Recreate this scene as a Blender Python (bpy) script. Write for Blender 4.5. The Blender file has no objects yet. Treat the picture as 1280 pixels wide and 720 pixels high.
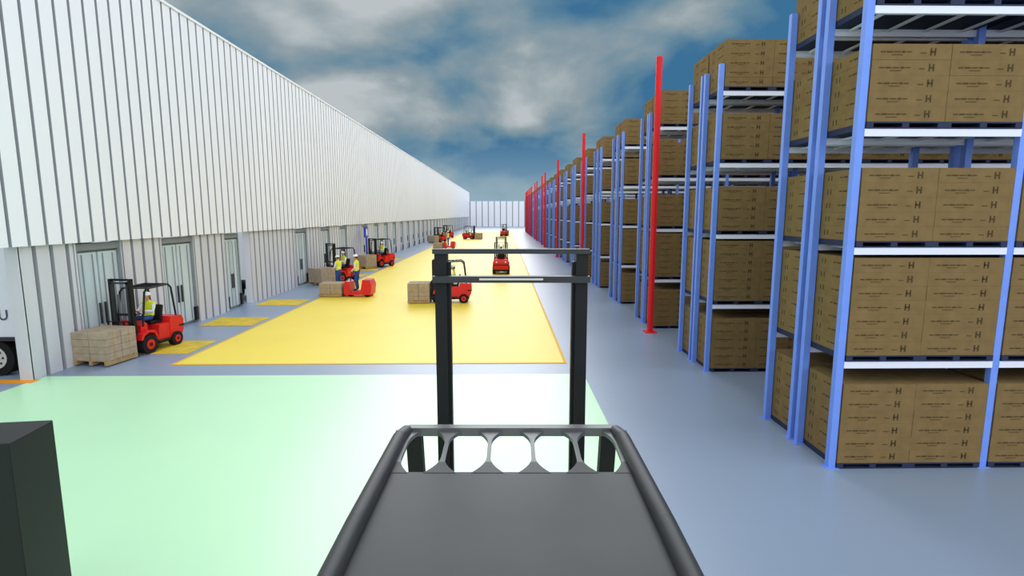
import bpy, math, random
from mathutils import Vector, Matrix
random.seed(4)
C=bpy.context.scene.collection
PI=math.pi
# ---------------------------------------------------------------- materials
MATS={}
def mat(name,col,rough=0.7,metal=0.0,var=0.0,scale=3.0,spec=0.3,stretch=(1,1,1),alpha=1.0):
    if name in MATS: return MATS[name]
    m=bpy.data.materials.new(name); m.use_nodes=True
    nt=m.node_tree; b=nt.nodes['Principled BSDF']
    b.inputs['Roughness'].default_value=rough
    b.inputs['Metallic'].default_value=metal
    b.inputs['Specular IOR Level'].default_value=spec
    c=(*col,1)
    b.inputs['Base Color'].default_value=c
    if var>0:
        tc=nt.nodes.new('ShaderNodeTexCoord'); mp=nt.nodes.new('ShaderNodeMapping')
        mp.inputs['Scale'].default_value=stretch
        n=nt.nodes.new('ShaderNodeTexNoise'); n.inputs['Scale'].default_value=scale; n.inputs['Detail'].default_value=6
        r=nt.nodes.new('ShaderNodeValToRGB')
        r.color_ramp.elements[0].position=.3; r.color_ramp.elements[1].position=.7
        r.color_ramp.elements[0].color=tuple(max(0,x*(1-var)) for x in col)+(1,)
        r.color_ramp.elements[1].color=tuple(min(1,x*(1+var)) for x in col)+(1,)
        nt.links.new(tc.outputs['Object'],mp.inputs[0]); nt.links.new(mp.outputs[0],n.inputs['Vector'])
        nt.links.new(n.outputs['Fac'],r.inputs[0]); nt.links.new(r.outputs[0],b.inputs['Base Color'])
    MATS[name]=m; return m
def s(r,g,b):
    f=lambda v:(v/255/12.92) if v/255<=.04045 else ((v/255+.055)/1.055)**2.4
    return (f(r),f(g),f(b))
FLOOR=mat('floor_blue_grey',s(137,153,174),.36,0,.04,.35,.8)
GREEN=mat('floor_green',s(192,240,192),.32,0,.03,.3,1.0)
YEL=mat('floor_yellow',s(246,219,76),.45,0,.03,.4,.4)
YELB=mat('yellow_border',s(236,180,24),.6,0)
WHITE=mat('white_sheet_metal',s(236,236,240),.6,0,.03,.5,.3,(1,1,.1))
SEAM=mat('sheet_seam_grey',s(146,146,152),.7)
WALLLOW=mat('dock_sheet_metal',s(205,204,208),.6,0,.06,.8,.3,(1,1,.1))
CARD=mat('cardboard',s(129,106,69),.9,0,.10,5,.1)
CARDM=mat('carton_print',s(78,62,38),.9)
PALB=mat('pallet_dark_blue',s(38,46,74),.7)
POST=mat('rack_blue',s(116,152,240),.5,0,.04,4)
BEAM=mat('beam_lavender_white',s(234,236,248),.5)
REDP=mat('red_column_paint',s(226,26,34),.5)
BLACK=mat('black_paint',s(22,22,24),.5,0,.1,6,.3)
DGREY=mat('dark_grey_steel',s(52,54,56),.5,.1,.1,4,.4)
MGREY=mat('grey_tube',s(96,97,99),.4,.3,0,1,.5)
RED=mat('forklift_red',s(214,26,26),.4,0,.05,3,.5)
RUB=mat('rubber',s(18,18,20),.8)
RIM_AND_GLINT=mat('wheel_rim_and_bar_glint',s(210,208,200),.4,.2)
LOADC=mat('grey_carton',s(168,150,128),.85,0,.14,5)
WOOD=mat('pallet_wood',s(170,140,95),.85,0,.15,8)
VEST=mat('hi_vis_vest',s(226,232,40),.7)
REFL=mat('reflective_tape',s(225,228,230),.3)
JEAN=mat('blue_trousers',s(40,72,140),.85,0,.15,20)
SHIRT=mat('shirt_white',s(215,218,222),.85)
SKIN=mat('skin',s(205,150,118),.6,0,.05,10)
BOOT=mat('boot_brown',s(50,36,26),.7)
HELM=mat('helmet_white',s(240,240,236),.35)
EYE=mat('eye_dark',s(25,20,20),.3)
LIP=mat('lip',s(160,90,80),.6)
DOOR=mat('dock_door_pale',s(196,208,212),.5,0,.08,1.5,.4,(1,1,.3))
FRAME=mat('dock_frame_grey',s(132,138,142),.6,0,.08,2)
MATY=mat('dock_plate_yellow',s(206,180,52),.7,0,.2,2.5)
TRAIL=mat('trailer_white',s(228,230,234),.4)
TXT=mat('trailer_lettering',s(70,80,100),.6)
ORNG=mat('orange_line',s(235,150,30),.6)
BLUE=mat('sign_blue',s(40,60,190),.5)
PURP=mat('kiosk_screen',s(30,33,42),.3,0,.1,5,.4)

# ---------------------------------------------------------------- mesh builder
class B:
    def __init__(s_): s_.v=[];s_.f=[];s_.m=[];s_.mats=[];s_.sm=[]
    def mi(s_,m):
        if m not in s_.mats: s_.mats.append(m)
        return s_.mats.index(m)
    def add(s_,vs,fs,m,smooth=False):
        o=len(s_.v); s_.v+= [tuple(v) for v in vs]; i=s_.mi(m)
        for f in fs: s_.f.append(tuple(o+k for k in f)); s_.m.append(i); s_.sm.append(smooth)
    def box(s_,x0,x1,y0,y1,z0,z1,m):
        s_.add([(x0,y0,z0),(x1,y0,z0),(x1,y1,z0),(x0,y1,z0),(x0,y0,z1),(x1,y0,z1),(x1,y1,z1),(x0,y1,z1)],
          [(0,3,2,1),(4,5,6,7),(0,1,5,4),(1,2,6,5),(2,3,7,6),(3,0,4,7)],m)
    def bar(s_,a,b,w,h,m):
        a=Vector(a);b=Vector(b);d=(b-a).normalized()
        up=Vector((0,0,1)) if abs(d.z)<.95 else Vector((0,1,0))
        r=d.cross(up).normalized(); u=r.cross(d)
        vs=[]
        for p in (a,b):
            for sx,sy in ((-1,-1),(1,-1),(1,1),(-1,1)): vs.append(p+r*sx*w/2+u*sy*h/2)
        s_.add(vs,[(0,1,2,3),(7,6,5,4),(0,4,5,1),(1,5,6,2),(2,6,7,3),(3,7,4,0)],m)
    def cyl(s_,a,b,r,m,n=16,r2=None):
        a=Vector(a);b=Vector(b);d=(b-a).normalized()
        up=Vector((0,0,1)) if abs(d.z)<.95 else Vector((0,1,0))
        x=d.cross(up).normalized(); u=x.cross(d); r2=r if r2 is None else r2
        vs=[a+(x*math.cos(t)+u*math.sin(t))*r for t in [2*PI*i/n for i in range(n)]]
        vs+=[b+(x*math.cos(t)+u*math.sin(t))*r2 for t in [2*PI*i/n for i in range(n)]]
        s_.add(vs,[(i,i+n,(i+1)%n+n,(i+1)%n) for i in range(n)],m,True)
        s_.add(vs,[tuple(range(n)),tuple(range(2*n-1,n-1,-1))],m)
    def tube(s_,pts,r,m,n=10):
        for a,b in zip(pts[:-1],pts[1:]): s_.cyl(a,b,r,m,n)
        for p in pts[1:-1]: s_.ball(p,(r,r,r),m,8,6)
    def prism(s_,pts,x0,x1,m):  # (y,z) profile extruded over x
        n=len(pts); vs=[(x0,p[0],p[1]) for p in pts]+[(x1,p[0],p[1]) for p in pts]
        s_.add(vs,[tuple(range(n)),tuple(range(2*n-1,n-1,-1))]+[(i,i+n,(i+1)%n+n,(i+1)%n) for i in range(n)],m)
    def slab(s_,pts,z0,z1,m): # (x,y) outline extruded in z
        n=len(pts); vs=[(p[0],p[1],z0) for p in pts]+[(p[0],p[1],z1) for p in pts]
        s_.add(vs,[tuple(range(n-1,-1,-1)),tuple(range(n,2*n))]+[(i,(i+1)%n,(i+1)%n+n,i+n) for i in range(n)],m)
    def ball(s_,c,r,m,n=16,k=10,z0=-1.0):
        vs=[];fs=[]
        th0=math.asin(z0)
        for j in range(k+1):
            t=th0+(PI/2-th0)*j/k
            for i in range(n):
                p=2*PI*i/n; vs.append((c[0]+r[0]*math.cos(t)*math.cos(p),c[1]+r[1]*math.cos(t)*math.sin(p),c[2]+r[2]*math.sin(t)))
        for j in range(k):
            for i in range(n): fs.append((j*n+i,j*n+(i+1)%n,(j+1)*n+(i+1)%n,(j+1)*n+i))
        s_.add(vs,fs,m,True)
    def mesh(s_,name):
        me=bpy.data.meshes.new(name); me.from_pydata(s_.v,[],s_.f)
        for m in s_.mats: me.materials.append(m)
        me.polygons.foreach_set('material_index',s_.m); me.polygons.foreach_set('use_smooth',s_.sm)
        me.update(); return me
def put(name,me,loc=(0,0,0),rz=0,parent=None,scale=1):
    o=bpy.data.objects.new(name,me); C.objects.link(o)
    o.location=loc; o.rotation_euler=(0,0,rz); o.scale=(scale,)*3
    if parent: o.parent=parent
    return o
def empty(name,loc,rz=0,scale=1): 
    o=put(name,None,loc,rz,None,scale); o.empty_display_size=.3; return o
def bevel(o,w=.02,seg=2):
    m=o.modifiers.new('bevel','BEVEL'); m.width=w; m.segments=seg; m.limit_method='ANGLE'; m.angle_limit=.6

# ---------------------------------------------------------------- floor
b=B(); b.add([(-60,-15,0),(60,-15,0),(60,230,0),(-60,230,0)],[(0,1,2,3)],FLOOR); put('floor',b.mesh('floor'))
b=B(); b.box(-11.42,2.0,-6,13.05,.001,.008,GREEN); put('floor_marking_green',b.mesh('floor_marking_green'))
b=B(); b.box(-8.85,1.62,14.12,127,.001,.008,YEL)
b.box(-8.93,1.70,14.04,14.12,.001,.010,YELB); b.box(-8.93,-8.85,14.12,127,.001,.010,YELB); b.box(1.62,1.70,14.12,127,.001,.010,YELB)
put('floor_marking_yellow',b.mesh('floor_marking_yellow'))
b=B(); b.box(-13.2,-11.3,12.5,12.78,.001,.012,ORNG); b.box(-13.2,-11.55,10.7,10.9,.001,.012,ORNG); put('floor_marking_orange',b.mesh('om'))

# ---------------------------------------------------------------- left wall (corrugated)
def corr(bb,y0,y1,z0,z1,x,m,pitch=.5,groove=.09,depth=.07):
    y=y0
    while y<y1-1e-4:
        e=min(y+pitch,y1); g=min(groove,(e-y)*.4)
        a=e-g
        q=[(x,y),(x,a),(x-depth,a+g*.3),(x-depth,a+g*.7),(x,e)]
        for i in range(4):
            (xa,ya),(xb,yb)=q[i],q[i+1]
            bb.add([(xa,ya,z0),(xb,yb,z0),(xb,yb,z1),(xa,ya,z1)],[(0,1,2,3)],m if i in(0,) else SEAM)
        y=e
WX=-11.45
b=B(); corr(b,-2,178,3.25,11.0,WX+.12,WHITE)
b.box(WX-.25,WX+.04,-2,178,3.25,11.0,WHITE)
b.box(WX-.3,WX+.16,-2,178,10.96,11.05,WHITE)
openings=[(2.8,4.7),(6.6,8.5),(10.6,12.75),(14.45,16.2),(18.05,19.95),(22.1,24.3),(29.6,31.4),(33.7,35.5),(37.6,39.4)]
y=43.5
while y<170: openings.append((y,y+1.8)); y+=4.0
y=-2
for a,c in openings+[(178,178)]:
    if a>y:
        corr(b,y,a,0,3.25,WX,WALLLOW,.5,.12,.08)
        b.box(WX-.3,WX-.08,y,a,0,3.25,WALLLOW)
        b.box(WX-.3,WX+.0,y-.02,y+.03,0,3.25,WALLLOW); b.box(WX-.3,WX+.0,a-.03,a+.02,0,3.25,WALLLOW)
    y=c
put('wall_left',b.mesh('wall_left'))
# dock doors
db=B()
db.box(-.30,-.16,-.87,.87,0,3.2,FRAME)
db.box(-.16,-.10,-.78,-.04,.12,2.95,DOOR); db.box(-.16,-.10,.04,.78,.12,2.95,DOOR)
for yy in(-.83,.83): db.box(-.2,-.04,yy-.04,yy+.04,0,3.2,FRAME)
db.box(-.2,-.04,-.87,.87,3.02,3.2,FRAME)
for yy in(-.6,-.2,.2,.6): db.box(-.10,-.08,yy-.015,yy+.015,.15,2.9,FRAME)
db.box(-.10,-.05,-.12,-.08,.9,1.5,DGREY); db.box(-.10,-.05,.08,.12,.9,1.5,DGREY)
for yy in(-.8,.8): db.box(-.2,.0,yy-.07,yy+.07,.1,.6,BLACK)
dm=db.mesh('loading_door')
n=0
for a,c in openings:
    if abs(a-10.6)<.1: continue
    n+=1
    if abs(a-22.1)<.1:
        put('door_%d'%n,dm,(WX,22.1+.65,0)).scale=(1,.7,1); continue
    put('door_%d'%n,dm,(WX,(a+c)/2,0)).scale=(1,(c-a)/1.8,1)
pb=B(); pb.box(-.95,.95,-.8,.8,.001,.010,MATY); pb.box(-.95,.95,-.8,-.72,.001,.013,YELB); pb.box(-.95,.95,.72,.8,.001,.013,YELB); pb.box(-.04,.04,-.72,.72,.001,.012,YELB)
pm=pb.mesh('floor_marking_bay')
for yy in(16.0,19.9,24.3,31.5,35.2,39.0,44.5,48.5): put('floor_marking_bay',pm,(-10.1,yy,0))
# end wall
b=B(); 
x=-45
while x<60:
    b.box(x,x+1.7,178,178.3,0,8.3,WHITE); b.box(x+1.7,x+2,178.06,178.3,0,8.3,SEAM); x+=2
put('wall_back',b.mesh('wall_back'))

# ---------------------------------------------------------------- trailers
tb=B()
tb.box(-12.5,0,0,2.5,.98,3.95,TRAIL); tb.box(-12.5,.02,-.02,2.52,.9,1.0,DGREY); tb.box(-12.5,.02,-.02,2.52,3.92,4.0,MGREY)
for xx in range(0,11): tb.box(-2.0-xx,-1.97-xx,-.012,0,1.02,3.9,MGREY)
tb.box(-11.8,-.3,.8,1.7,.75,.95,DGREY)
for wx in(-.8,-1.85):
    for wy,wo in((.02,.32),(2.18,2.48)):
        tb.cyl((wx,wy,.46),(wx,wo,.46),.46,RUB,24)
        tb.cyl((wx,wy-.01,.46),(wx,wo+.01,.46),.28,RIM_AND_GLINT,20)
        tb.cyl((wx,wy-.03,.46),(wx,wo+.03,.46),.1,DGREY,12)
        for q in range(8):
            t=q*PI/4; tb.cyl((wx+.19*math.cos(t),wy-.02,.46+.19*math.sin(t)),(wx+.19*math.cos(t),wy,.46+.19*math.sin(t)),.03,DGREY,8)
    tb.cyl((wx,.2,.46),(wx,2.3,.46),.07,DGREY)
for wx in(-9.6,): 
    tb.box(wx-.08,wx+.08,.5,.65,0,1.0,DGREY); tb.box(wx-.08,wx+.08,1.85,2.0,0,1.0,DGREY)
def ring(bb,cx,cz,r1,r2,y,m,a0=0,a1=2*PI,n=20):
    for i in range(n):
        t=a0+(a1-a0)*i/n;u=a0+(a1-a0)*(i+1)/n
        bb.add([(cx+r1*math.cos(t),y,cz+r1*math.sin(t)),(cx+r2*math.cos(t),y,cz+r2*math.sin(t)),(cx+r2*math.cos(u),y,cz+r2*math.sin(u)),(cx+r1*math.cos(u),y,cz+r1*math.sin(u))],[(0,1,2,3)],m)
for k in range(4):
    x0=-.45-k*.34
    if k%2==1: ring(tb,x0,1.55,.09,.13,-.014,TXT)
    else:
        ring(tb,x0,1.53,.07,.11,-.014,TXT,PI,2*PI);tb.box(x0-.11,x0-.07,-.014,-.004,1.53,1.68,TXT);tb.box(x0+.07,x0+.11,-.014,-.004,1.53,1.68,TXT)
tb.box(-.02,.03,.1,1.2,1.05,3.85,TRAIL); tb.box(-.02,.03,1.3,2.4,1.05,3.85,TRAIL)
tm=tb.mesh('semi_trailer')
for yy in(13.1,24.75,4.2): put('semi_trailer',tm,(-11.85,yy,0))

# ---------------------------------------------------------------- pallet racks
BAY=2.43; NB=4; LV=[0,1.70,3.46,5.19,6.88]; NL=[6,7,5,5,5]
fr=B(); ld=B()
rows=[(0,1.02),(1.15,2.17)]
for y0,y1 in rows:
    for i in range(NB+1):
        for yy in(y0+.05,y1-.05):
            x=i*BAY
            fr.box(x-.055,x+.055,yy-.05,yy+.05,0,7.55,POST)
            fr.box(x-.1,x+.1,yy-.08,yy+.08,0,.012,POST)
    for i in range(NB):
        for z in LV[1:]:
            for yy in(y0+.02,y1-.02):
                fr.box(i*BAY+.055,(i+1)*BAY-.055,yy-.03,yy+.03,z-.06,z+.045,BEAM)
            for kx in(.3,.9,1.5,2.1): fr.box(i*BAY+kx,i*BAY+kx+.05,y0+.04,y1-.04,z+.0,z+.03,BEAM)
        for li,z in enumerate(LV):
            for p in range(2):
                cx=i*BAY+.642+p*1.146; z0=z+.05 if z else .0
                w=.573; yc=(y0+y1)/2; d=.53
                for q in(-w+.05,0,w-.05): ld.box(cx+q-.05,cx+q+.05,yc-d,yc+d,z0+.015,z0+.075,PALB)
                ld.box(cx-w,cx+w,yc-d,yc+d,z0+.075,z0+.095,PALB); ld.box(cx-w,cx+w,yc-d,yc+d,z0,z0+.015,PALB)
                h=.215; n=NL[li]
                for k in range(n):
                    jx=random.uniform(-.002,.002); jy=random.uniform(-.003,.003)
                    zb=z0+.095+k*h
                    ld.box(cx-w+.003+jx,cx+w-.003+jx,yc-d+.006+jy,yc+d-.006+jy,zb,zb+h-.001,CARD)
                    zc=zb+h/2
                    for sgn,yf in((-1,yc-d+jy+.003),(1,yc+d+jy-.003)):
                        ya,yb=(yf-.003,yf+.004)
                        px=cx+sgn*.24
                        for a,l,dz in((-.22,.07,.016),(-.13,.08,.022),(-.03,.10,.014),(.09,.05,.024),(.16,.07,.014)):
                            ld.box(px+a,px+a+l,ya,yb,zc-dz*.5,zc+dz*.5-.003,CARDM)
                        ld.box(px-.06,px+.1,ya,yb,zc-.045,zc-.039,CARDM)
                        hx=cx-sgn*.26
                        ld.box(hx,hx+.016,ya,yb,zc-.05,zc+.05,CARDM); ld.box(hx+.06,hx+.076,ya,yb,zc-.05,zc+.05,CARDM); ld.box(hx,hx+.07,ya,yb,zc-.01,zc+.01,CARDM)
                        ld.box(hx-.14,hx-.06,ya,yb,zc-.02,zc-.012,CARDM)
                    for xf in(cx-w+jx+.003,cx+w+jx-.003):
                        if i==0 and p==0 or xf>cx:
                            for a,l,dz in((-.35,.12,.02),(-.2,.1,.024),(-.07,.06,.018),(.2,.02,.08),(.28,.02,.08)):
                                ld.box(xf-.003,xf+.003,yc+a,yc+a+l,zc-dz*.5,zc+dz*.5,CARDM)
fm=fr.mesh('rack_frame'); lm=ld.mesh('palletized_cartons')
for k in range(24):
    yy=7.95+5.27*k
    r=empty('pallet_rack',(5.2,yy,0))
    put('frame',fm,parent=r); put('palletized_cartons',lm,parent=r)
# red columns
cb=B(); cb.cyl((0,0,0),(0,0,9.0),.1,REDP,16); cb.box(-.2,.2,-.2,.2,0,.03,REDP)
cm=cb.mesh('red_column')
for yy in(17.9,34.2,50.3,65.8,71.1,82,87.2,98,103,108.5,113.8,119,124): put('red_column',cm,(5.0,yy,0))

# ---------------------------------------------------------------- people
def skinmesh(name,verts,edges,roots,sub=2):
    me=bpy.data.meshes.new(name); me.from_pydata([v[0] for v in verts],edges,[])
    o=bpy.data.objects.new(name,me); C.objects.link(o)
    mo=o.modifiers.new('skin','SKIN'); mo.use_smooth_shade=True
    for i,v in enumerate(verts):
        r=v[1]; r=r if isinstance(r,tuple) else (r,r)
        me.skin_vertices[0].data[i].radius=r
        me.skin_vertices[0].data[i].use_root=(i in roots)
    su=o.modifiers.new('sub','SUBSURF'); su.levels=sub; su.render_levels=sub
    dg=bpy.context.evaluated_depsgraph_get(); dg.update()
    nm=bpy.data.meshes.new_from_object(o.evaluated_get(dg))
    bpy.data.objects.remove(o); nm.name=name
    for p in nm.polygons: p.use_smooth=True
    return nm
def person(parent,P,face=(0,1),loc=(0,0,0),rz=0,name='worker'):
    root=empty(name,loc,rz) 
    if parent: root.parent=parent
    V=[];E=[];idx={}
    def av(k,co,r,par=None):
        idx[k]=len(V);V.append((co,r))
        if par is not None: E.append((idx[par],idx[k]))
    av('pel',P['pel'],(.15,.115))
    pel=Vector(P['pel']);ch=Vector(P['chest'])
    av('sp',tuple(pel.lerp(ch,.5)),(.145,.11),'pel')
    av('ch',P['chest'],(.165,.12),'sp')
    av('nb',P['neck'],(.07,.065),'ch')
    hd=Vector(P['head']); nk=Vector(P['neck'])
    av('nk',tuple(nk.lerp(hd,.55)),(.052,.052),'nb')
    for sd in('L','R'):
        av('sh'+sd,P['sh'+sd],(.072,.072),'ch'); av('el'+sd,P['el'+sd],(.047,.047),'sh'+sd); av('wr'+sd,P['wr'+sd],(.031,.031),'el'+sd)
        av('hi'+sd,P['hi'+sd],(.098,.098),'pel'); av('kn'+sd,P['kn'+sd],(.064,.064),'hi'+sd)
        av('an'+sd,P['an'+sd],(.046,.046),'kn'+sd); av('to'+sd,P['to'+sd],(.046,.036),'an'+sd)
    me=skinmesh('body',V,E,[0])
    for m in(VEST,REFL,SHIRT,JEAN,BOOT,SKIN): me.materials.append(m)
    def dseg(p,a,c):
        a=Vector(a);c=Vector(c);t=max(0,min(1,(p-a).dot(c-a)/(c-a).length_squared)); return (p-a.lerp(c,t)).length,t
    segs=[('torso','pel','chest'),('neck','neck','head')]
    for sd in 'LR': segs+=[('arm','sh'+sd,'el'+sd),('fore','el'+sd,'wr'+sd),('leg','hi'+sd,'kn'+sd),('leg','kn'+sd,'an'+sd),('foot','an'+sd,'to'+sd)]
    rad={'torso':.15,'neck':.06,'arm':.05,'fore':.04,'leg':.075,'foot':.045}
    for p in me.polygons:
        best=None
        for sname,a,c in segs:
            d,t=dseg(p.center,P[a],P[c]); d-=rad[sname]
            if best is None or d<best[0]: best=(d,sname,t)
        _,sn,t=best
        if sn=='torso': i=3 if t<.12 else (1 if .34<t<.46 else 0)
        elif sn=='neck': i=5 if t>.15 else 0
        elif sn=='arm': i=2 if t>.15 else 0
        elif sn=='fore': i=2
        elif sn=='leg': i=3
        else: i=4
        p.material_index=i
    put('body',me,parent=root)
    h=B(); f=Vector((face[0],face[1],0)).normalized(); ang=math.atan2(-f.x,f.y)
    h.ball((0,0,.0),(.076,.095,.118),SKIN,20,14)
    h.ball((0,.035,-.055),(.056,.062,.058),SKIN,14,8)
    h.ball((0,.1,-.015),(.014,.022,.026),SKIN,10,6); h.cyl((0,.09,.02),(0,.108,-.02),.008,SKIN,8,.013)
    for sx in(-1,1):
        h.ball((sx*.03,.083,.008),(.013,.01,.008),HELM,8,6); h.ball((sx*.03,.091,.008),(.006,.005,.006),EYE,8,6)
        h.box(sx*.03-.015,sx*.03+.015,.086,.094,.026,.031,BOOT)
        h.ball((sx*.078,.0,-.005),(.012,.024,.034),SKIN,8,6)
    h.ball((0,.09,-.058),(.024,.008,.007),LIP,10,6)
    h.ball((0,-.012,.0),(.083,.09,.11),BOOT,16,8,-.45)
    h.ball((0,-.005,.045),(.1,.122,.1),HELM,20,8,0.0); h.cyl((0,.02,.04),(0,.02,.052),.125,HELM,20,.12)
    h.bar((0,-.1,.11),(0,.1,.11),.02,.05,HELM)
    put('head',h.mesh('head'),P['head'],ang,root)
    for sd,sx in(('L',-1),('R',1)):
        w=Vector(P['wr'+sd]); e=Vector(P['el'+sd]); d=(w-e).normalized()
        side=d.cross(Vector((0,0,1))); side=side.normalized() if side.length>.2 else Vector((0,1,0))
        n=side.cross(d)
        if n.z>0: n=-n
        if n.length<.5: n=Vector((0,1,0))
        V=[(tuple(w),(.026,.022)),(tuple(w+d*.045),(.034,.018)),(tuple(w+d*.085),(.036,.016))];E=[(0,1),(1,2)];roots=[0]
        for q,L in((-.028,.062),(-.010,.074),(.010,.070),(.028,.055)):
            b0=w+d*.078+side*q; i0=len(V); roots.append(i0)
            V+= [(tuple(b0),.0095),(tuple(b0+d*L*.5+n*.008),.009),(tuple(b0+d*L*.8+n*.03),.0085),(tuple(b0+d*L*.85+n*.052),.0075)]
            E+=[(i0,i0+1),(i0+1,i0+2),(i0+2,i0+3)]
        i0=len(V);roots.append(i0); t0=w+d*.035-side*.026*sx
        V+=[(tuple(t0),.012),(tuple(t0+d*.03-side*.025*sx+n*.01),.0105),(tuple(t0+d*.055-side*.028*sx+n*.028),.009)]
        E+=[(i0,i0+1),(i0+1,i0+2)]
        hm=skinmesh('hand',V,E,roots,1); hm.materials.append(SKIN)
        put('hand_'+sd.lower(),hm,parent=root)
    return root
def standP():
    P=dict(pel=(0,0,.96),chest=(0,.01,1.36),neck=(0,0,1.49),head=(0,.03,1.66))
    for sd,sx in(('L',-1),('R',1)):
        P['sh'+sd]=(sx*.19,0,1.42);P['el'+sd]=(sx*.26,.04,1.14);P['wr'+sd]=(sx*.2,.27,1.06)
        P['hi'+sd]=(sx*.1,0,.9);P['kn'+sd]=(sx*.11,.03,.5);P['an'+sd]=(sx*.11,-.02,.1);P['to'+sd]=(sx*.12,.15,.045)
    return P
def seatP():
    P=dict(pel=(0,0,.12),chest=(0,-.02,.5),neck=(0,-.01,.64),head=(0,.03,.81))
    for sd,sx in(('L',-1),('R',1)):
        P['sh'+sd]=(sx*.19,-.01,.56);P['el'+sd]=(sx*.27,.14,.33);P['wr'+sd]=(sx*.14,.36,.38)
        P['hi'+sd]=(sx*.1,.06,.1);P['kn'+sd]=(sx*.14,.45,.12);P['an'+sd]=(sx*.14,.5,-.3);P['to'+sd]=(sx*.15,.66,-.34)
    return P

# ---------------------------------------------------------------- forklift parts
def fl_chassis():
    c=B()
    c.prism([(-1.02,.34),(-1.1,.5),(-1.12,.85),(-1.02,1.0),(-.55,1.03),(-.5,.9),(-.5,.34)],-.5,.5,RED)
    c.prism([(-.5,.3),(-.5,.84),(-.05,.84),(.0,.45),(.4,.45),(.44,.3)],-.48,.48,RED)
    c.prism([(.36,.25),(.36,.95),(.5,1.08),(.62,.95),(.66,.25)],-.42,.42,RED)
    for sx in(-1,1):
        x0,x1=(sx*.36,sx*.58); x0,x1=min(x0,x1),max(x0,x1)
        c.prism([(.12,.5),(.22,.72),(.5,.78),(.76,.68),(.82,.5),(.74,.5),(.68,.62),(.5,.7),(.27,.65),(.2,.5)],x0,x1,RED)
        c.box(min(sx*.48,sx*.56),max(sx*.48,sx*.56),-.4,.1,.28,.34,BLACK)
    c.prism([(-1.0,.2),(-1.0,.36),(.6,.3),(.6,.18)],-.4,.4,BLACK)
    c.box(-.51,.51,-1.13,-.9,.62,.68,BLACK)
    c.prism([(-.45,.84),(-.45,.93),(.0,.96),(.02,.86)],-.24,.24,BLACK); c.prism([(-.48,.9),(-.58,1.4),(-.5,1.44),(-.38,.95)],-.23,.23,BLACK)
    c.cyl((0,.5,1.02),(0,.3,1.24),.025,BLACK,8)
    ax=Vector((0,-.2,.22)).normalized(); u=Vector((1,0,0)); w=ax.cross(u)
    pts=[Vector((0,.29,1.25))+(u*math.cos(t)+w*math.sin(t))*.17 for t in [2*PI*i/16 for i in range(17)]]
    c.tube(pts,.013,BLACK,6)
    c.bar(pts[0],pts[8],.02,.015,BLACK)
    for wx in(-.47,.47):
        for wy,r,wd in((.47,.31,.11),(-.72,.24,.09)):
            c.cyl((wx-wd,wy,r),(wx+wd,wy,r),r,RUB,24); c.cyl((wx-wd-.012,wy,r),(wx+wd+.012,wy,r),r*.52,RED,16); c.cyl((wx-wd-.03,wy,r),(wx+wd+.03,wy,r),r*.2,BLACK,10)
    c.cyl((.3,-1.11,.85),(.3,-1.14,.85),.05,HELM,12); c.cyl((-.3,-1.11,.85),(-.3,-1.14,.85),.05,HELM,12)
    return c.mesh('chassis')
def fl_guard():
    c=B()
    for sx in(-.44,.44):
        c.tube([(sx,.56,.9),(sx*.98,.38,1.98),(sx*.96,.28,2.08),(sx*.96,-.62,2.12),(sx*.98,-.74,2.0),(sx,-.86,.98)],.032,BLACK,8)
    for yy in(.3,.1,-.08,-.26,-.44,-.62): c.bar((-.43,yy,2.09+.04*(.3-yy)/.9),(.43,yy,2.09+.04*(.3-yy)/.9),.03,.03,BLACK)
    return c.mesh('overhead_guard')
def fl_mast(top=2.3,lift=.12):
    c=B()
    for sx in(-1,1):
        c.box(min(sx*.3,sx*.38),max(sx*.3,sx*.38),.72,.84,.08,top,BLACK)
        c.box(min(sx*.23,sx*.29),max(sx*.23,sx*.29),.76,.86,.12,top-.08,DGREY)
        c.cyl((sx*.15,.74,.2),(sx*.15,.74,top-.5),.03,MGREY,8)
        c.box(min(sx*.2,sx*.32),max(sx*.2,sx*.32),.9,.95,lift,lift+.6,BLACK)
        c.prism([(.95,lift-.02),(.95,lift+.45),(.91,lift+.45),(.9,lift-.04),(2.0,lift-.04),(2.0,lift-.02)],sx*.25-.06,sx*.25+.06,DGREY)
    for z in(top,top*.55,.15): c.box(-.38,.38,.72,.8,z-.06,z,BLACK)
    for z in(top-.1,): c.box(-.29,.29,.8,.86,z-.05,z,DGREY)
    for z in(lift+.1,lift+.5): c.box(-.45,.45,.88,.93,z-.04,z+.04,BLACK)
    for x in(-.45,-.27,-.09,.09,.27,.45): c.box(x-.015,x+.015,.89,.92,lift+.5,lift+1.0,BLACK)
    c.box(-.46,.46,.89,.92,lift+.98,lift+1.01,BLACK)
    return c.mesh('mast')
def fl_load(lift=.12,n=4,h=.21,w=.56,m=LOADC):
    c=B(); z=lift-.02
    for q in(-w+.06,0,w-.06): c.box(q-.05,q+.05,.98,2.08,z-.08+.02,z+.06,WOOD)
    for i in range(6): c.box(-w,w,.98+i*.19,.98+i*.19+.14,z+.06,z+.08,WOOD)
    z+=.08
    for k in range(n):
        for i in range(2):
            for j in range(2):
                x0=-w+i*w;y0=.98+j*.55
                c.box(x0+.008,x0+w-.008,y0+.008,y0+.542,z+k*h+.004,z+k*h+h-.004,m)
                c.box(x0+.007,x0+w-.007,y0+.25,y0+.29,z+k*h+.003,z+k*h+h-.003,WOOD)
    return c.mesh('pallet_load')
CH=fl_chassis();GU=fl_guard();MA=fl_mast(2.2);LO=fl_load();LO3=fl_load(n=3)
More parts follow.
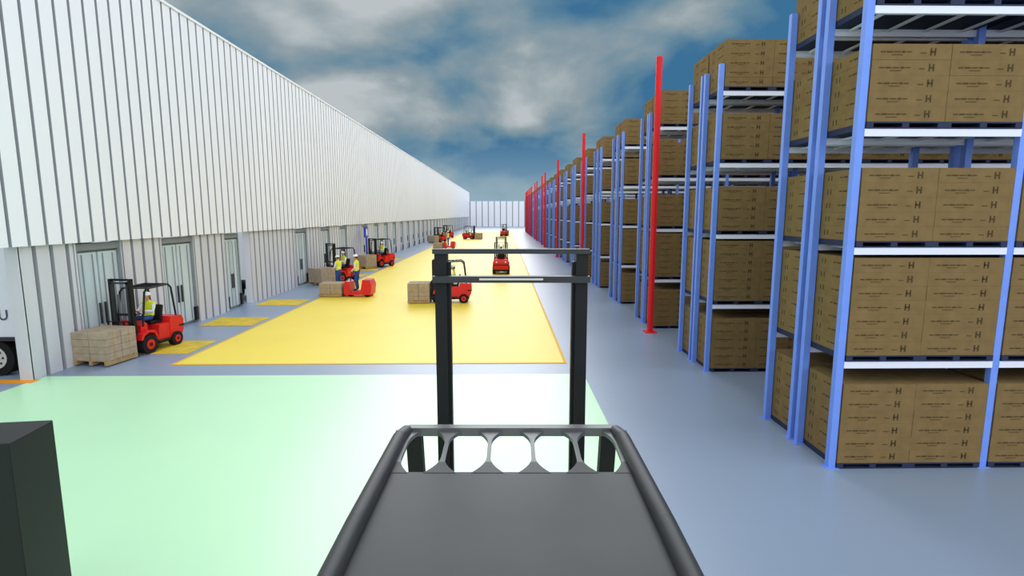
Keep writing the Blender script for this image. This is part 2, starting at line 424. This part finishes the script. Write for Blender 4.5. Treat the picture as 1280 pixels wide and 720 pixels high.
def forklift(x,y,fx,fy,load=True,driver=True,sc=1.0,mast=None,lm=None):
    rz=math.atan2(-fx,fy)
    e=empty('forklift',(x,y,0),rz,sc)
    bevel(put('chassis',CH,parent=e),.03); put('overhead_guard',GU,parent=e); put('mast',mast or MA,parent=e)
    if load: put('pallet_load',lm or LO,parent=e)
    if driver: 
        person(e,seatP(),loc=(0,-.22,.95),name='driver')
    return e
MH=fl_mast(2.45,.12)
forklift(-10.68,15.75,-.14,-.99,mast=MH,sc=.9)
forklift(-9.75,32.0,-.5,-.86,sc=.95,mast=MH)
forklift(-9.55,41.3,-.5,-.87)
forklift(-2.5,24.4,-1,-.05,sc=.9,lm=LO)
forklift(-.2,36.6,0,1,load=False,mast=MH)
forklift(.0,100,.2,1); forklift(-5.6,87.5,1,-.2); forklift(-9.3,77.5,-.5,-1); forklift(-9.6,92,-.5,-1)
def picker(x,y,fx,fy):
    e=empty('order_picker_truck',(x,y,0),math.atan2(-fx,fy))
    c=B()
    c.prism([(-1.0,.12),(-1.05,.6),(-.95,.85),(-.6,.85),(-.5,.3),(0,.26),(.05,.75),(.2,.8),(.3,.7),(.32,.12)],-.4,.4,RED)
    c.box(-.38,.38,-.5,.02,.2,.27,BLACK)
    c.tube([(0,.1,.75),(0,.0,1.15),(-.22,-.04,1.2)],.025,BLACK,8); c.tube([(0,.0,1.15),(.22,-.04,1.2)],.025,BLACK,8)
    for sx in(-.22,.22): c.box(sx-.08,sx+.08,.3,1.6,.06,.11,DGREY); c.cyl((sx-.06,1.45,.06),(sx+.06,1.45,.06),.06,RUB,12)
    for sx in(-.28,.28): c.cyl((sx-.08,-.8,.15),(sx+.08,-.8,.15),.15,RUB,16)
    c.cyl((-.1,.1,.14),(.1,.1,.14),.14,RUB,16)
    bevel(put('truck_body',c.mesh('truck_body'),parent=e),.02)
    put('pallet_load',fl_load(.12,2,.25,.45),(0,.42-.98,0),0,e)
    P=standP()
    for sd,sx in(('L',-1),('R',1)): P['wr'+sd]=(sx*.2,.2,1.0); P['el'+sd]=(sx*.27,.0,1.13)
    person(e,P,loc=(0,-.22,.27),name='operator')
    return e
picker(-7.45,26.2,-1,.05)
picker(-6.8,63.5,-1,.1)
w=person(None,standP(),loc=(-9.05,29.2,0),rz=1.2,name='warehouse_worker')
b=B(); b.box(-.05,.05,-.05,.05,0,3.0,BLUE); b.box(-.06,.06,-.45,.45,2.2,3.0,BLUE); b.box(.06,.07,-.2,.2,2.35,2.85,HELM)
put('blue_sign_post',b.mesh('blue_sign_post'),(-10.9,42.6,0))

# ---------------------------------------------------------------- own forklift (foreground)
e=empty('lift_truck',(-0.005,0,0),-.015)
hz=2.75
g=B()
g.slab([(-.62,1.2),(.62,1.2),(.62,2.47),(-.62,2.47)],hz-.03,hz,DGREY)
def strut(x0,x1,ya,yb,wm=.010,we=.08):
    L=[];R=[]
    n=18
    for i in range(n+1):
        t=i/n; w=wm+(we-wm)*max(0,(abs(2*t-1)-.35)/.65)**2; x=x0+(x1-x0)*t; y=ya+(yb-ya)*t
        L.append((x-w,y)); R.append((x+w,y))
    for i in range(n):
        g.slab([R[i],R[i+1],L[i+1],L[i]],hz-.02,hz+.002,DGREY if i<4 else MGREY)
for xa,xb in((-.35,-.36),(-.115,-.12),(.115,.12),(.35,.36)): strut(xa,xb,2.46,2.98)
for sx in(-1,1): strut(sx*.585,sx*.595,2.46,2.98,.02,.08)
g.box(-.6,.6,2.965,3.02,hz-.03,hz+.02,MGREY)
for sx in(-1,1):
    g.tube([(sx*.62,1.05,hz-.12),(sx*.62,1.2,hz+.01),(sx*.625,2.0,hz+.02),(sx*.625,2.85,hz+.01),(sx*.61,2.98,hz-.01),(sx*.59,3.02,hz-.08)],.04,DGREY,14)
    g.bar((sx*.57,3.0,hz-.02),(sx*.55,3.2,1.3),.09,.07,BLACK)
    g.bar((sx*.6,1.12,hz-.08),(sx*.58,1.0,1.3),.09,.07,BLACK)
put('overhead_guard',g.mesh('guard_roof'),parent=e)
mm=B()
for sx in(-1,1):
    a,c=sorted((sx*.41,sx*.485)); mm.box(a,c,3.36,3.48,.15,3.78,BLACK)
    a,c=sorted((sx*.39,sx*.42)); mm.box(a,c,3.40,3.46,.15,3.7,BLACK)
    mm.cyl((sx*.3,3.38,.3),(sx*.3,3.38,2.0),.035,MGREY,10)
mm.box(-.495,.495,3.34,3.40,3.755,3.785,DGREY)
mm.box(-.495,.495,3.32,3.38,3.575,3.615,DGREY)
mm.box(-.2,.2,3.315,3.335,3.592,3.604,RIM_AND_GLINT)  # pale strip in rim colour, a painted highlight on the lower bar
for z in(.4,1.2,2.0): mm.box(-.49,.49,3.36,3.44,z,z+.08,BLACK)
for z in(.2,.65): mm.box(-.6,.6,3.52,3.57,z,z+.09,BLACK)
for sx in(-.3,.3): mm.prism([(3.62,.08),(3.62,.7),(3.57,.7),(3.56,.04),(4.7,.04),(4.7,.07)],sx-.07,sx+.07,DGREY)
put('mast',mm.mesh('tall_mast'),parent=e)
o=put('chassis',CH,(0,2.05,0),0,e,1.25); 

# kiosk at left foreground
k=B()
prof=[(-.62,0),(-.62,1.94),(-.12,2.2),(.3,2.2),(.3,0)]  # (x,z)
vs=[(p[0],-.25,p[1]) for p in prof]+[(p[0],.25,p[1]) for p in prof]; m_=len(prof)
k.add(vs,[tuple(range(m_)),tuple(range(2*m_-1,m_-1,-1))]+[(i,i+m_,(i+1)%m_+m_,(i+1)%m_) for i in range(m_)],BLACK)
k.cyl((-.2,-.25,1.86),(-.2,-.28,1.86),.11,DGREY,20); k.cyl((-.2,-.28,1.86),(-.2,-.29,1.86),.06,BLACK,20)
k.box(-.5,.1,-.265,-.25,1.2,1.65,PURP)
k.box(-.68,.36,-.3,.3,0,.08,DGREY)
ko=put('charging_kiosk',k.mesh('charging_kiosk'),(-4.26,4.3,0),.12); bevel(ko,.02)

# ---------------------------------------------------------------- world sky
w=bpy.data.worlds.new('sky'); bpy.context.scene.world=w; w.use_nodes=True
nt=w.node_tree; bg=nt.nodes['Background']
tc=nt.nodes.new('ShaderNodeTexCoord'); sep=nt.nodes.new('ShaderNodeSeparateXYZ')
nt.links.new(tc.outputs['Generated'],sep.inputs[0])
def math_(op,a,bv):
    n=nt.nodes.new('ShaderNodeMath'); n.operation=op
    if isinstance(a,(int,float)): n.inputs[0].default_value=a
    else: nt.links.new(a,n.inputs[0])
    if isinstance(bv,(int,float)): n.inputs[1].default_value=bv
    else: nt.links.new(bv,n.inputs[1])
    return n.outputs[0]
zc=math_('ADD',math_('MAXIMUM',sep.outputs[2],0),.42)
cx=nt.nodes.new('ShaderNodeCombineXYZ')
nt.links.new(math_('DIVIDE',sep.outputs[0],zc),cx.inputs[0]); nt.links.new(math_('DIVIDE',sep.outputs[1],zc),cx.inputs[1])
cx.inputs[2].default_value=3.3
n1=nt.nodes.new('ShaderNodeTexNoise'); n1.inputs['Scale'].default_value=2.2; n1.inputs['Detail'].default_value=7; n1.inputs['Roughness'].default_value=.5; n1.inputs['Distortion'].default_value=.25
nt.links.new(cx.outputs[0],n1.inputs['Vector'])
r=nt.nodes.new('ShaderNodeValToRGB'); el=r.color_ramp.elements
el[0].position=.38; el[0].color=(*s(60,112,150),1); el[1].position=.64; el[1].color=(*s(186,194,197),1)
q=el.new(.46); q.color=(*s(104,138,158),1)
q=el.new(.54); q.color=(*s(142,158,166),1)
# weather front: cloud cover thins out toward the east (+X)
fac=math_('SUBTRACT',n1.outputs['Fac'],math_('MULTIPLY',sep.outputs[0],.28))
nt.links.new(fac,r.inputs[0])
mr=nt.nodes.new('ShaderNodeMapRange'); mr.inputs[1].default_value=0.0; mr.inputs[2].default_value=.14; mr.inputs[3].default_value=.8; mr.inputs[4].default_value=0
nt.links.new(sep.outputs[2],mr.inputs[0])
mx=nt.nodes.new('ShaderNodeMixRGB'); mx.inputs[2].default_value=(*s(150,180,198),1)
nt.links.new(mr.outputs[0],mx.inputs[0]); nt.links.new(r.outputs[0],mx.inputs[1]); nt.links.new(mx.outputs[0],bg.inputs[0])
bg.inputs[1].default_value=1.0
def sun(name,d,st,ang):
    l=bpy.data.lights.new(name,'SUN'); l.energy=st; l.angle=ang
    o=bpy.data.objects.new(name,l); C.objects.link(o); o.location=(0,0,30)
    o.rotation_euler=Vector(d).to_track_quat('Z','Y').to_euler(); return o
sun('sun',(.68,-.58,.46),2.5,1.6)
sun('floor_highlight_sun',(0.12,.87,.45),2.7,1.05)  # second sun lamp, added to put a broad highlight on the floor
sun('added_fill_sun',(-.72,-.5,.42),1.4,1.9)  # third sun lamp, added fill to lighten the left-facing sides
sc=bpy.context.scene
sc.view_settings.view_transform='Standard'; sc.view_settings.look='None'
# ---------------------------------------------------------------- camera
cam=bpy.data.cameras.new('camera'); co=bpy.data.objects.new('camera',cam); C.objects.link(co)
cam.sensor_width=36; cam.lens=36*668/1280; cam.clip_end=600
co.location=(0,0,4.0)
co.rotation_euler=(PI/2-math.atan(92/668),0,-math.atan(10/668))
sc.camera=co
